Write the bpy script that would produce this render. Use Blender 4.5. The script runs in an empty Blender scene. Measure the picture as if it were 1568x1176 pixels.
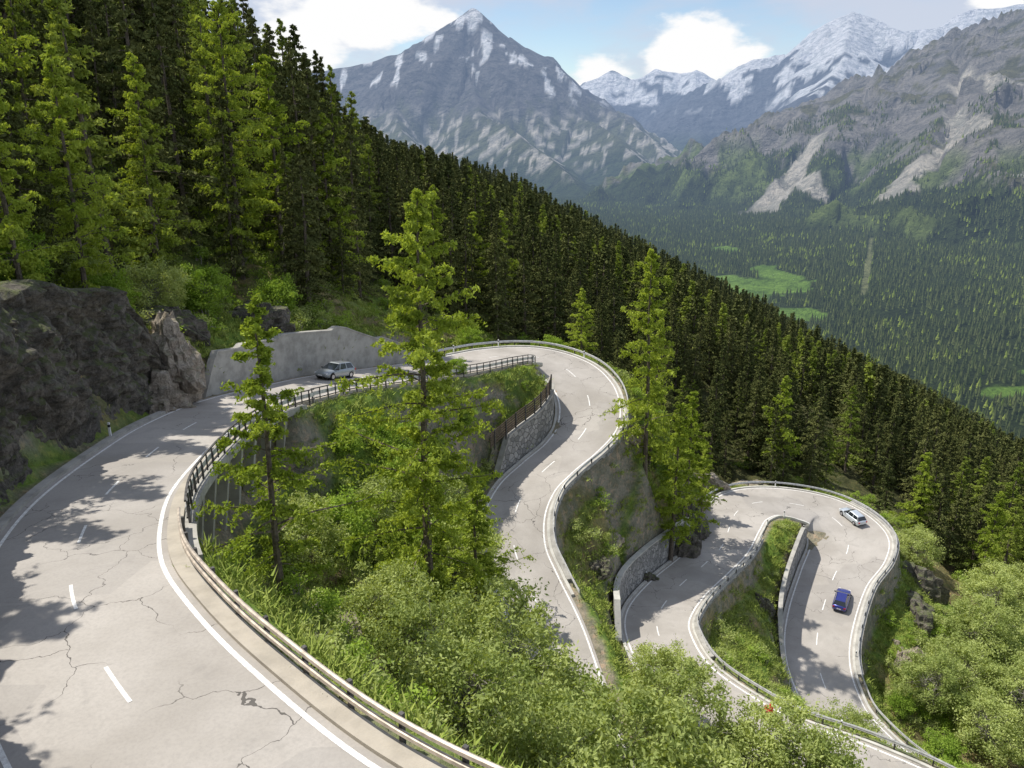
import bpy, math, numpy as np, time, bmesh
from mathutils import Vector, Matrix
T0=time.time()
rng=np.random.default_rng(7)
scene=bpy.context.scene
# ---------------------------------------------------------------- helpers
def new_obj(name,me,parent=None,loc=None):
    o=bpy.data.objects.new(name,me); scene.collection.objects.link(o)
    if parent: o.parent=parent
    if loc is not None: o.location=loc
    return o
def mesh_np(name,V,Fs,mats=(),midx=None,smooth=False,attrs=None):
    me=bpy.data.meshes.new(name)
    V=np.asarray(V,dtype=np.float32)
    me.vertices.add(len(V)); me.vertices.foreach_set('co',V.ravel())
    loops=np.concatenate([f.ravel() for f in Fs]).astype(np.int32)
    tot=np.concatenate([np.full(len(f),f.shape[1],dtype=np.int32) for f in Fs])
    st=np.concatenate([[0],np.cumsum(tot)[:-1]]).astype(np.int32)
    me.loops.add(len(loops)); me.loops.foreach_set('vertex_index',loops)
    me.polygons.add(len(tot)); me.polygons.foreach_set('loop_start',st); me.polygons.foreach_set('loop_total',tot)
    if midx is not None: me.polygons.foreach_set('material_index',np.asarray(midx,dtype=np.int32))
    me.polygons.foreach_set('use_smooth',np.full(len(tot),bool(smooth)))
    for m in mats: me.materials.append(m)
    if attrs:
        for k,a in attrs.items():
            a=np.asarray(a,dtype=np.float32)
            if a.ndim==2:
                at=me.attributes.new(k,'FLOAT_COLOR','POINT')
                if a.shape[1]==3: a=np.concatenate([a,np.ones((len(a),1),np.float32)],1)
                at.data.foreach_set('color',a.ravel())
            else:
                at=me.attributes.new(k,'FLOAT','POINT'); at.data.foreach_set('value',a)
    me.update(calc_edges=True); me.validate()
    return me
def hash2(ix,iy,s):
    h=(ix.astype(np.int64)*374761393+iy.astype(np.int64)*668265263+s*982451653)&0xffffffff
    h=((h^(h>>13))*1274126177)&0xffffffff
    h=((h^(h>>16))*2246822519)&0xffffffff
    return ((h^(h>>15))&0xffffff)/float(0xffffff)
def vn(x,y,s=0):
    x=np.asarray(x,float); y=np.asarray(y,float)
    ix=np.floor(x); iy=np.floor(y); fx=x-ix; fy=y-iy
    fx=fx*fx*fx*(fx*(fx*6-15)+10); fy=fy*fy*fy*(fy*(fy*6-15)+10)
    ix=ix.astype(np.int64); iy=iy.astype(np.int64)
    a=hash2(ix,iy,s); b=hash2(ix+1,iy,s); c=hash2(ix,iy+1,s); d=hash2(ix+1,iy+1,s)
    return (a*(1-fx)+b*fx)*(1-fy)+(c*(1-fx)+d*fx)*fy
def fbm(x,y,o=4,s=0):
    r=0;a=.5;t=0
    for i in range(o):
        r=r+a*vn(x,y,s+i*17); t+=a; a*=.5; x,y=(x*1.62+y*1.18)+3.1,(y*1.62-x*1.18)-7.3
    return r/t
def ridged(x,y,o=5,s=0):
    r=0;a=.5;t=0
    for i in range(o):
        r=r+a*(1-np.abs(2*vn(x,y,s+i*13)-1)); t+=a; a*=.5; x,y=(x*1.62+y*1.18)+3.1,(y*1.62-x*1.18)-7.3
    return r/t
def sst(a,b,x):
    t=np.clip((x-a)/(b-a),0,1); return t*t*(3-2*t)
# ---------------------------------------------------------------- materials
class NT:
    def __init__(s,name):
        s.m=bpy.data.materials.new(name); s.m.use_nodes=True; s.t=s.m.node_tree; s.t.nodes.clear()
        s.m.cycles.emission_sampling='NONE'
        s.out=s.n('ShaderNodeOutputMaterial')
    def n(s,typ,**kw):
        nd=s.t.nodes.new(typ)
        for k,v in kw.items():
            if k.startswith('_'): setattr(nd,k[1:],v)
            else: nd.inputs[k.replace('__',' ')].default_value=v
        return nd
    def l(s,a,b): s.t.links.new(a,b)
    def math(s,op,a,b=None,clamp=False):
        nd=s.t.nodes.new('ShaderNodeMath'); nd.operation=op; nd.use_clamp=clamp
        for i,v in enumerate((a,b)):
            if v is None: continue
            if isinstance(v,(int,float)): nd.inputs[i].default_value=v
            else: s.l(v,nd.inputs[i])
        return nd.outputs[0]
    def mix(s,f,a,b,typ='MIX'):
        nd=s.t.nodes.new('ShaderNodeMix'); nd.data_type='RGBA'; nd.blend_type=typ
        for sock,v in ((nd.inputs[0],f),(nd.inputs[6],a),(nd.inputs[7],b)):
            if isinstance(v,(int,float)): sock.default_value=v
            elif isinstance(v,(tuple,list)): sock.default_value=(*v[:3],1)
            else: s.l(v,sock)
        return nd.outputs[2]
    def noise(s,scale,detail=4,rough=.55,vec=None,dist=0):
        nd=s.n('ShaderNodeTexNoise'); nd.inputs['Scale'].default_value=scale; nd.inputs['Detail'].default_value=detail
        nd.inputs['Roughness'].default_value=rough; nd.inputs['Distortion'].default_value=dist
        s.l(vec if vec else s.pos(),nd.inputs['Vector']); return nd.outputs['Fac']
    def pos(s):
        if not hasattr(s,'_p'): s._p=s.t.nodes.new('ShaderNodeNewGeometry').outputs['Position']
        return s._p
    def ramp(s,f,stops):
        nd=s.t.nodes.new('ShaderNodeMapRange'); nd.interpolation_type='SMOOTHSTEP'
        nd.inputs[1].default_value=stops[0]; nd.inputs[2].default_value=stops[1]; s.l(f,nd.inputs[0]); return nd.outputs[0]
    def bump(s,h,strength=.5,dist=.1):
        nd=s.n('ShaderNodeBump'); nd.inputs['Strength'].default_value=strength; nd.inputs['Distance'].default_value=dist
        s.l(h,nd.inputs['Height']); return nd.outputs[0]
    def bsdf(s,col,rough=.9,normal=None,metal=0,spec=.3,coat=0):
        b=s.n('ShaderNodeBsdfPrincipled'); b.inputs['Roughness'].default_value=rough; b.inputs['Metallic'].default_value=metal
        b.inputs['Specular IOR Level'].default_value=spec; b.inputs['Coat Weight'].default_value=coat
        if isinstance(col,(tuple,list)): b.inputs['Base Color'].default_value=(*col[:3],1)
        else: s.l(col,b.inputs['Base Color'])
        if normal: s.l(normal,b.inputs['Normal'])
        return b.outputs[0]
    def haze(s,sh,L=15500.,start=300.,col=(.31,.43,.66),mx=.85):  # air-light painted into the material: bluish emission mixed in by distance from origin
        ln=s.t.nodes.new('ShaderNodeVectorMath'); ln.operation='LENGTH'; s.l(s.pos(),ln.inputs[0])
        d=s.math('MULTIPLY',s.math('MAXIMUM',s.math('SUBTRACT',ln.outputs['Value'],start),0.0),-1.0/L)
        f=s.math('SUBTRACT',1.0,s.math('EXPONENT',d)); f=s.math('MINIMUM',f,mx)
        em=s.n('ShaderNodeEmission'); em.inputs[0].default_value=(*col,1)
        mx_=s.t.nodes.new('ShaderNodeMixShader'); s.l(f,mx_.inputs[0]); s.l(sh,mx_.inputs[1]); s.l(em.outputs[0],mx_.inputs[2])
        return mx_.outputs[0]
    def done(s,sh): s.l(sh,s.out.inputs[0]); return s.m
def simple(name,col,rough=.7,metal=0,var=.15,scale=3,spec=.3,coat=0):
    m=NT(name); f=m.noise(scale,3,.6)
    c=m.mix(m.ramp(f,(.3,.7)),tuple(v*(1-var) for v in col),tuple(min(1,v*(1+var)) for v in col))
    return m.done(m.bsdf(c,rough,metal=metal,spec=spec,coat=coat))
def foliage(name,c1,c2,trans=.35,haze=False,trc=None):
    m=NT(name)
    at=m.n('ShaderNodeAttribute',_attribute_name='shade').outputs['Fac']
    oi=m.t.nodes.new('ShaderNodeObjectInfo').outputs['Random']
    f=m.math('ADD',m.math('MULTIPLY',at,.6),m.math('MULTIPLY',oi,.4))
    c=m.mix(f,c1,c2)
    d=m.n('ShaderNodeBsdfDiffuse'); m.l(c,d.inputs[0]); sh=d.outputs[0]
    if trans>0:
        t=m.n('ShaderNodeBsdfTranslucent'); m.l(m.mix(1.0,c,trc or (1.25,1.2,.5),'MULTIPLY'),t.inputs[0])
        mx=m.t.nodes.new('ShaderNodeMixShader'); mx.inputs[0].default_value=trans
        m.l(d.outputs[0],mx.inputs[1]); m.l(t.outputs[0],mx.inputs[2]); sh=mx.outputs[0]
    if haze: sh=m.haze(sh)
    return m.done(sh)
M={}
M['bark']=simple('bark',(.14,.115,.09),.95,var=.4,scale=6)
M['greybark']=simple('grey_bark',(.26,.24,.21),.95,var=.3,scale=8)
M['larch']=foliage('larch_needles',(.18,.26,.03),(.50,.58,.11),.35)
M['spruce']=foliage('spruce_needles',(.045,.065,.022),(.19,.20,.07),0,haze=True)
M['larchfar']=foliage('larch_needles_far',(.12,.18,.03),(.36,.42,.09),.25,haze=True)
M['leaf']=foliage('leaves',(.20,.27,.07),(.56,.62,.24),.35)
M['leaf2']=foliage('leaves_bright',(.17,.28,.035),(.43,.56,.11),.35)
M['grass']=foliage('grass_blades',(.15,.23,.035),(.42,.46,.12),0)
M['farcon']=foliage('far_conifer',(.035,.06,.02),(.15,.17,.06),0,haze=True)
def mat_road():
    m=NT('asphalt'); p=m.pos()
    big=m.noise(.18,4,.6); fine=m.noise(9,5,.7)
    c=m.mix(m.ramp(big,(.3,.7)),(.36,.33,.29),(.48,.445,.40))
    c=m.mix(m.math('MULTIPLY',m.ramp(fine,(.35,.75)),.35),c,(.27,.25,.23))
    dn=m.n('ShaderNodeTexNoise'); dn.inputs['Scale'].default_value=.9; dn.inputs['Detail'].default_value=4; m.l(p,dn.inputs['Vector'])
    vm=m.t.nodes.new('ShaderNodeVectorMath'); vm.operation='MULTIPLY_ADD'; m.l(dn.outputs['Color'],vm.inputs[0]); vm.inputs[1].default_value=(1.6,1.6,0); m.l(p,vm.inputs[2])
    vo=m.n('ShaderNodeTexVoronoi',_feature='DISTANCE_TO_EDGE'); vo.inputs['Scale'].default_value=.28; m.l(vm.outputs[0],vo.inputs['Vector'])
    crack=m.math('LESS_THAN',vo.outputs['Distance'],.004)
    msk=m.ramp(m.noise(.16,2,.5),(.43,.52))
    ck=m.math('MULTIPLY',crack,msk)
    c=m.mix(m.math('MULTIPLY',ck,.8),c,(.06,.055,.05))
    st=m.ramp(m.noise(.5,4,.65,dist=.8),(.55,.72)); c=m.mix(m.math('MULTIPLY',st,.3),c,(.25,.235,.215))
    br=m.n('ShaderNodeTexVoronoi',_feature='F1'); br.inputs['Scale'].default_value=.12; br.distance='CHEBYCHEV'; m.l(p,br.inputs['Vector'])
    sep=m.t.nodes.new('ShaderNodeSeparateColor'); m.l(br.outputs['Color'],sep.inputs[0])
    c=m.mix(m.math('MULTIPLY',m.math('GREATER_THAN',sep.outputs[0],.72),.22),c,(.26,.245,.23))
    return m.done(m.bsdf(c,.9,m.bump(m.math('ADD',fine,m.math('MULTIPLY',ck,-1.)),.25,.02),spec=.2))
M['road']=mat_road()
def mat_paint():
    m=NT('road_paint'); f=m.ramp(m.noise(5,5,.75),(.42,.62))
    return m.done(m.bsdf(m.mix(f,(.88,.87,.83),(.62,.6,.56)),.6))
M['paint']=mat_paint()
def mat_concrete(name,c,stain=.5):
    m=NT(name); a=m.noise(.8,5,.65); b=m.noise(12,3,.7)
    col=m.mix(m.ramp(a,(.35,.7)),c,tuple(v*stain for v in c)); col=m.mix(m.math('MULTIPLY',b,.3),col,tuple(v*.6 for v in c))
    return m.done(m.bsdf(col,.9,m.bump(b,.4,.03)))
M['concrete']=mat_concrete('concrete',(.48,.46,.41),.6)
M['kerb']=mat_concrete('kerb_concrete',(.50,.45,.37),.75)
M['whitekerb']=mat_concrete('pale_kerb',(.62,.6,.54),.7)
def mat_stonewall():
    m=NT('stone_masonry'); v=m.n('ShaderNodeTexVoronoi',_feature='DISTANCE_TO_EDGE'); v.inputs['Scale'].default_value=1.7; m.l(m.pos(),v.inputs['Vector'])
    v2=m.n('ShaderNodeTexVoronoi'); v2.inputs['Scale'].default_value=1.7; m.l(m.pos(),v2.inputs['Vector'])
    s=m.t.nodes.new('ShaderNodeSeparateColor'); m.l(v2.outputs['Color'],s.inputs[0])
    c=m.mix(s.outputs[0],(.22,.22,.21),(.48,.465,.44)); e=m.ramp(v.outputs['Distance'],(.0,.09))
    c=m.mix(e,(.16,.155,.15),c); n=m.noise(.5,4,.6); c=m.mix(m.math('MULTIPLY',m.ramp(n,(.4,.7)),.5),c,(.18,.18,.17))
    return m.done(m.bsdf(c,.95,m.bump(m.math('ADD',e,m.noise(8,3,.6)),.8,.12)))
M['stone']=mat_stonewall()
def mat_rock(name,ca,cb,moss=.3):
    m=NT(name); a=m.noise(.55,7,.7,dist=1.2); b=m.noise(3.5,6,.72,dist=.6)
    v=m.n('ShaderNodeTexVoronoi',_feature='DISTANCE_TO_EDGE'); v.inputs['Scale'].default_value=.8; m.l(m.pos(),v.inputs['Vector'])
    c=m.mix(m.ramp(a,(.35,.65)),ca,cb); c=m.mix(m.math('MULTIPLY',m.ramp(b,(.42,.7)),.75),c,tuple(v_*.3 for v_ in ca))
    g=m.t.nodes.new('ShaderNodeNewGeometry'); sp=m.t.nodes.new('ShaderNodeSeparateXYZ'); m.l(g.outputs['Normal'],sp.inputs[0])
    up=m.ramp(sp.outputs[2],(.35,.75)); c=m.mix(m.math('MULTIPLY',m.math('MULTIPLY',up,m.ramp(m.noise(1.2,5,.6),(.35,.6))),moss*2.5,True),c,(.13,.17,.035))
    return m.done(m.bsdf(c,.95,m.bump(m.math('ADD',b,m.math('MULTIPLY',v.outputs['Distance'],.6)),1.,.45)))
M['rockdark']=mat_rock('cliff_rock',(.12,.11,.095),(.30,.265,.22),.25)
M['rocklight']=mat_rock('pale_rock',(.50,.41,.32),(.62,.54,.44),.12)
M['steel']=simple('galvanised_steel',(.55,.55,.54),.45,metal=.4,var=.2)
M['railtop']=simple('weathered_rail',(.52,.45,.37),.55,metal=.3,var=.25)
M['post']=simple('dark_post',(.09,.085,.08),.7,var=.4)
M['wood']=simple('brown_boards',(.10,.075,.055),.85,var=.4,scale=5)
def mat_ground(name,far):
    m=NT(name); at=m.n('ShaderNodeAttribute',_attribute_name='Col').outputs['Color']
    if not far:
        n1=m.noise(.6,7,.72); n2=m.noise(4,5,.72); n3=m.noise(1.7,5,.7,dist=.5)
        c=m.mix(m.math('MULTIPLY',m.ramp(n1,(.42,.6)),.6),at,m.mix(1.0,at,(.42,.5,.4),'MULTIPLY'))
        c=m.mix(m.math('MULTIPLY',m.ramp(n3,(.5,.62)),.55),c,m.mix(1.0,c,(1.9,1.45,1.3),'MULTIPLY'))
        c=m.mix(m.math('MULTIPLY',m.ramp(n2,(.45,.65)),.6),c,m.mix(1.0,c,(.5,.5,.5),'MULTIPLY'))
        return m.done(m.bsdf(c,.95,m.bump(m.math('ADD',n1,m.math('MULTIPLY',n2,.5)),.9,.45)))
    n1=m.noise(.012,9,.72); n2=m.noise(.05,7,.7); n3=m.noise(.004,5,.6,dist=.6)
    c=m.mix(m.math('MULTIPLY',m.ramp(n1,(.42,.60)),.6),at,m.mix(1.0,at,(.36,.41,.42),'MULTIPLY'))
    c=m.mix(m.math('MULTIPLY',m.ramp(n2,(.45,.7)),.45),c,m.mix(1.0,c,(1.5,1.42,1.3),'MULTIPLY'))
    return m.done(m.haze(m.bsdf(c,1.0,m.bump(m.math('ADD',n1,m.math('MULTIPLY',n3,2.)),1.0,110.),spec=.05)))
M['ground']=mat_ground('ground_soil_grass',False)
M['far']=mat_ground('mountain_terrain',True)
# ---------------------------------------------------------------- road centre line (x,y,z,half width)
S=[(24,-4,-13.2,3.4),(16,2,-13.8,3.4),(8,6.5,-14.3,3.4),(0,10.2,-14.7,3.4),(-5.2,13.6,-15,3.4),(-9.8,17.8,-15.1,3.4),
(-13.2,21.6,-15.3,3.4),(-16,25.6,-15.7,3.4),(-18.2,30.5,-16.3,3.4),(-19.9,36,-17,3.4),(-20.9,43,-17.8,3.4),(-21.4,50,-18.7,3.5),
(-20.9,57.5,-19.8,3.6),(-19.3,64.5,-21.1,3.7),(-17,71.5,-22.4,3.8),(-12.6,79.5,-24,4),(-7.4,88.7,-25.8,4.2),(-3.7,96,-27,4.6),
(-1,100.3,-27.8,4.8),(2.5,102.8,-28.5,4.8),(6.3,101,-29.3,4.6),(8.6,97,-30.3,4.3),(9.4,92.5,-31.5,4),(8.8,88,-32.8,3.8),
(6.8,84.5,-34,3.5),(3.9,81.3,-35.2,3.4),(1.6,78.3,-36.3,3.4),(.3,74.5,-37.5,3.4),(.2,70.2,-38.8,3.4),(1.3,66,-39.9,3.4),
(3,60,-41,3.4),(4,54,-42,3.5),(5,46.5,-42.9,3.8),(9,39.5,-43.5,4),(16,35,-44,4),(24,35,-44.4,4),(29.5,39,-44.8,4),(30,43.5,-45.1,3.8),
(26.2,48,-45.5,3.6),(21.6,52,-46.2,3.5),(18,57.2,-47,3.5),(15.6,62.8,-47.8,3.5),(14.9,69,-48.7,3.6),(15.7,74.8,-49.6,3.6),
(19.1,81.5,-50.5,3.5),(24,88.6,-51.4,3.5),(27.7,94.5,-52.1,3.7),(30.8,102,-52.9,4.3),(33.2,107,-53.3,4.7),(37,110.8,-53.8,5.1),
(42,112,-54.4,5.5),(47,110.5,-55.1,5.9),(49,106.2,-56,6),(47.6,101.6,-56.8,5.3),(43.6,96,-57.8,4.5),(39.3,88.6,-59,4.2),
(36.8,82.8,-60,4),(36,77.5,-61,3.8),(36.8,72.5,-62,3.6),(40.5,66,-63,3.5),(48,60,-64,3.5),(60,54,-65,3.5)]
S=np.array(S,float)
def catmull(S,n=14):
    out=[];u=[]
    P=np.vstack([2*S[0]-S[1],S,2*S[-1]-S[-2]])
    for i in range(len(S)-1):
        p0,p1,p2,p3=P[i],P[i+1],P[i+2],P[i+3]
        for j in range(n):
            t=j/n
            out.append(.5*((2*p1)+(-p0+p2)*t+(2*p0-5*p1+4*p2-p3)*t*t+(-p0+3*p1-3*p2+p3)*t**3)); u.append(i+t)
    out.append(S[-1]);u.append(len(S)-1.)
    return np.array(out),np.array(u)
RC,RU=catmull(S)
k=np.array([1,2,3,2,1.])/9
RC[:,2]=np.convolve(np.pad(RC[:,2],2,'edge'),k,'valid')
Tn=np.gradient(RC[:,:2],axis=0); Tn/=np.linalg.norm(Tn,axis=1)[:,None]
NL=np.stack([-Tn[:,1],Tn[:,0]],1)
arc=np.concatenate([[0],np.cumsum(np.linalg.norm(np.diff(RC[:,:2],axis=0),axis=1))])
def at(u,side=1,off=0.,frm='edge'):
    x=np.interp(u,RU,RC[:,0]);y=np.interp(u,RU,RC[:,1]);z=np.interp(u,RU,RC[:,2]);hw=np.interp(u,RU,RC[:,3])
    nx=np.interp(u,RU,NL[:,0]);ny=np.interp(u,RU,NL[:,1])
    o=(hw+off)*side if frm=='edge' else off*side
    return np.array([x+nx*o,y+ny*o,z])
MG={1:np.full(len(RU),3.0),-1:np.full(len(RU),3.0)}
ST={1:np.full(len(RU),.85),-1:np.full(len(RU),.85)}
def tight(side,a,b,m=.7): MG[side][(RU>=a)&(RU<=b)]=m
tight(1,3,12.2,2.6);tight(1,12.2,16.5,.8);tight(-1,7.2,12,2.2);tight(-1,21.3,25.8,.8);tight(1,22,29,.9)
tight(1,42.,46,.8);tight(-1,41.5,46.5,.8);tight(-1,53,57.3,.8);tight(1,51.5,56.5,.9)
ST[-1][(RU>=7.6)&(RU<=11.8)]=-2.4
def road_query(x,y):
    x=np.asarray(x,float).ravel();y=np.asarray(y,float).ravel()
    D=np.full(len(x),1e9);I=np.zeros(len(x),int)
    cand=np.where((x>-60)&(x<110)&(y>-40)&(y<190))[0]
    for k0 in range(0,len(cand),20000):
        c=cand[k0:k0+20000]
        dd=np.hypot(x[c,None]-RC[None,:,0],y[c,None]-RC[None,:,1])-RC[None,:,3]
        i=dd.argmin(1); I[c]=i; D[c]=dd[np.arange(len(c)),i]
    side=np.sign((x-RC[I,0])*NL[I,0]+(y-RC[I,1])*NL[I,1]); side[side==0]=1
    return D,I,side
# ---------------------------------------------------------------- terrain
def base(x,y):
    far=sst(150,330,y)
    b=-29-.026*(y-110)-.27*np.minimum(x+25,0)*(1-far)
    xl=np.minimum(x,0); xr=np.maximum(x,0)
    b=b-.47*xr-.05*np.maximum(xr-120,0)-xl*(.47-.17*far)+far*.22*np.minimum(x+95,0)
    q=np.clip(y-430,0,420); b=b-.0011*q*q-.92*np.maximum(y-850,0)
    return b
ctrl=[]
for i in range(0,len(S)): ctrl.append(S[i,:3])
def cs(u,side,off,dz):
    p=at(u,side,off); ctrl.append((p[0],p[1],p[2]+dz))
for u in (5,6,7,8,9,10,11): cs(u,1,4.,7.);cs(u,1,11,11);
cs(12,1,4,5);cs(12,1,12,9)
for u in (13,14,15,16): cs(u,1,3,4.);cs(u,1,12,7)
for u in (17.2,19,20.5): cs(u,1,6,-3)
for u in (3,4,5,6,7): cs(u,-1,3,-3.2)
for u in (8,9,10,11,12): cs(u,-1,1.2,-6.5)
for u in (13,14,15,16): cs(u,-1,2.5,-3.2)
for u in (23,24.5,26,27.5,29): cs(u,1,2.5,-3.5)
for u in (22.3,23.5,24.5): cs(u,-1,2.5,3.2)
for u in (26,27,28): cs(u,-1,4,1.5)
for u in (42,43.5,45): cs(u,-1,2.2,-2.8)
for u in (42.3,43.5,45): cs(u,1,2.2,3.4)
for u in (49,50,51): cs(u,1,5,-3)
for u in (53,54,55,56): cs(u,1,3,-5)
for u in (54,55,56): cs(u,-1,1.8,3.8)
for u in (57,58,59): cs(u,1,8,-5)
ctrl+=[(0,-2,-1.9),(-7,-4,-1),(8,-6,-1.2),(-14,8,-3),(-25,18,-3),(-10.3,32.4,-20.6),(-5.6,44,-30.),(3,28,-33),(14,26,-38),(-2.5,62,-37),
(16,46,-46.5),(12,55,-45.5),(70,85,-72),(85,110,-76),(60,75,-69),(55,68,-67.5),(70,50,-72),(28,70,-56.5),(26,62,-54),(32,60,-57),(-24,101,-19),(-40,85,-6),(-45,60,-1),(-42,40,2)]
ctrl=np.array(ctrl)
xs0,xs1,ys0,ys1=-60,110,-32,186
bc=[(x,y) for x in np.linspace(xs0,xs1,9) for y in (ys0,ys1)]+[(x,y) for y in np.linspace(ys0,ys1,9)[1:-1] for x in (xs0,xs1)]
bc=np.array(bc); CX=np.concatenate([ctrl[:,:2],bc]); CZ=np.concatenate([ctrl[:,2]-base(ctrl[:,0],ctrl[:,1]),np.zeros(len(bc))])
Dm=np.hypot(CX[:,None,0]-CX[None,:,0],CX[:,None,1]-CX[None,:,1])
W=np.linalg.solve(-Dm+np.eye(len(CX))*-.15,CZ)
def resid(x,y):
    r=np.zeros(len(x))
    for k0 in range(0,len(x),20000):
        xx=x[k0:k0+20000];yy=y[k0:k0+20000]
        r[k0:k0+20000]=(-np.hypot(xx[:,None]-CX[None,:,0],yy[:,None]-CX[None,:,1]))@W
    w=sst(xs0,xs0+14,x)*(1-sst(xs1-14,xs1,x))*sst(ys0,ys0+10,y)*(1-sst(ys1-20,ys1,y))
    return r*w
def near_z(x,y,full=False):
    x=np.asarray(x,float).ravel();y=np.asarray(y,float).ravel()
    ins=(x>xs0)&(x<xs1)&(y>ys0)&(y<ys1)
    z=base(x,y)
    if ins.any(): z[ins]+=resid(x[ins],y[ins])
    D,I,sd=road_query(x,y)
    rough=(fbm(x/9,y/9,4,3)-.5)*2.6+(fbm(x/1.6,y/1.6,3,9)-.5)*1.1+(ridged(x/4,y/4,3,12)-.5)*1.2
    z=z+rough*sst(1.2,5,D)
    mg=np.where(sd>0,MG[1][I],MG[-1][I]); s0=np.where(sd>0,ST[1][I],ST[-1][I])
    w=sst(s0,s0+mg,D)
    z=np.where(D<60,RC[I,2]-.14+(z-RC[I,2]+.14)*w,z)
    return (z,D,I,sd) if full else z
def segmax(x,y,poly,k,best,dist):
    poly=np.array(poly,float)
    for a,b in zip(poly[:-1],poly[1:]):
        dx,dy=b[0]-a[0],b[1]-a[1]; t=np.clip(((x-a[0])*dx+(y-a[1])*dy)/(dx*dx+dy*dy),0,1)
        d=np.hypot(x-a[0]-t*dx,y-a[1]-t*dy); h=a[2]+t*(b[2]-a[2])-k*d
        u=h>best; best=np.where(u,h,best); dist=np.where(u,d,dist)
    return best,dist
def sdist(x,y,a,b):
    dx,dy=b[0]-a[0],b[1]-a[1]; t=np.clip(((x-a[0])*dx+(y-a[1])*dy)/(dx*dx+dy*dy),0,1)
    return np.hypot(x-a[0]-t*dx,y-a[1]-t*dy),t
M1=[[(-3400,8100,300),(-1793,8029,524),(-1488,8048,582),(-1061,8075,670),(-878,8099,745),(-634,8149,890),(-476,8180,1000),(-378,8205,1110),(-281,8180,1000),(-85,8149,890),(159,8103,757),(402,8048,582),(570,7770,369),(831,7400,191),(1079,6913,-24),(1215,6425,-239),(1324,6064,-388)],
[(-378,8205,1110),(-393,7494,489),(-225,6652,147),(73,5851,-64),(382,5054,-265),(510,4383,-400)],
[(402,8048,582),(482,7286,161),(736,6501,0),(921,5686,-255)],
[(-1061,8075,670),(-1017,7213,265),(-773,6067,-44),(-484,4939,-297)]]
M2=[[(300,11600,200),(769,11642,343),(1037,11736,641),(1350,11787,804),(1619,11744,667),(1976,11795,829),(2289,11771,752),(2513,11792,820),(2915,11728,616),(3184,11809,872)],
[(2915,11000,700),(2904,10228,848),(3213,10245,900),(3599,10305,1092),(3908,10375,1313),(4063,10393,1372),(4333,10370,1297),(4642,10324,1151),(5067,10342,1209),(5453,10398,1386),(5762,10407,1415),(6303,10420,1450),(8500,10500,1300)],
[(4063,10393,1372),(3226,8565,559),(2198,6831,51),(1694,6410,-288)],[(5067,10342,1209),(4007,8600,683),(3600,7600,500)],[(2513,11792,820),(2132,10031,222),(1805,7791,-232)]]
M3=[[(1167,5338,-362),(1322,4899,-91),(1418,4572,34),(1489,4445,131),(1660,4455,163),(1762,4468,203),(2001,4496,294),(2240,4527,391),(2445,4553,473),(2677,4587,580),(3128,4650,790),(3800,4700,1000)],
[(1489,4445,131),(1330,4000,-40),(1120,3600,-230)],
[(1762,4468,203),(1500,3862,20),(1120,3262,-250)],[(2240,4527,391),(1900,3678,110),(1444,2977,-120),(1100,2411,-334)],[(2677,4587,580),(2140,3387,190),(1604,2458,-110),(1237,1786,-321)],[(3800,4700,1000),(2900,3300,500),(2200,2200,80),(1700,1500,-190)]]
def far_z(x,y,full=False):
    h0=base(x,y)
    wx=x+(fbm(x/600,y/600,3,21)-.5)*150; wy=y+(fbm(x/600,y/600,3,22)-.5)*150
    b1=np.full(x.shape,-1e4);d1=np.zeros(x.shape)
    b2=b1.copy();d2=d1.copy();b3=b1.copy();d3=d1.copy()
    for p in M1: b1,d1=segmax(wx,wy,p,.7,b1,d1)
    for p in M2: b2,d2=segmax(wx,wy,p,.6,b2,d2)
    for p in M3: b3,d3=segmax(wx,wy,p,.50,b3,d3)
    n1=ridged(x/800,y/800,7,31)-.55; n2=ridged(x/330,y/500,7,41)-.55
    b1=b1+n1*280*(.12+.88*sst(0,700,d1)); b2=b2+n1*330*(.22+.78*sst(0,800,d2)); b3=b3+n2*330*(.2+.8*sst(0,300,d3))
    fl=-352+(fbm(x/350,y/350,3,51)-.5)*22+.10*np.maximum(x-650,0)*sst(600,1500,y)*(1-sst(3800,4600,y))
    hill=h0+(fbm(x/60,y/60,4,61)-.5)*9*sst(150,300,y)
    st=np.stack([hill,fl,b1,b2,b3]); z=st.max(0); kd=st.argmax(0)
    return (z,kd) if full else z
def meadow(x,y):
    m=np.zeros(x.shape)
    w=(fbm(x/60,y/60,3,71)-.5)*1.1
    for cx,cy,rx,ry in ((580,1900,130,150),(670,2060,50,130),(575,1610,85,60),(655,2500,45,80),(820,1150,70,25),(700,1060,60,24)):
        d=np.hypot((x-cx)/rx,(y-cy)/ry)+w*.9; m=np.maximum(m,1-sst(.8,1.,d))
    return m
def screeband(x,y):
    m=np.zeros(x.shape); w=(fbm(x/90,y/90,4,131)-.5)*90
    for a,b,w0,w1 in (((1430,3950),(1000,3330),45,85),((1250,3700),(1230,3350),30,50),((1640,3150),(1330,2850),18,55),((1820,3500),(1700,3100),35,60),((2050,3900),(2000,3400),60,40),((1700,2600),(1500,2450),15,40)):
        d,t=sdist(x,y,a,b); m=np.maximum(m,1-sst(-12,12,d+w-(w0+(w1-w0)*t)))
    return m
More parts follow.
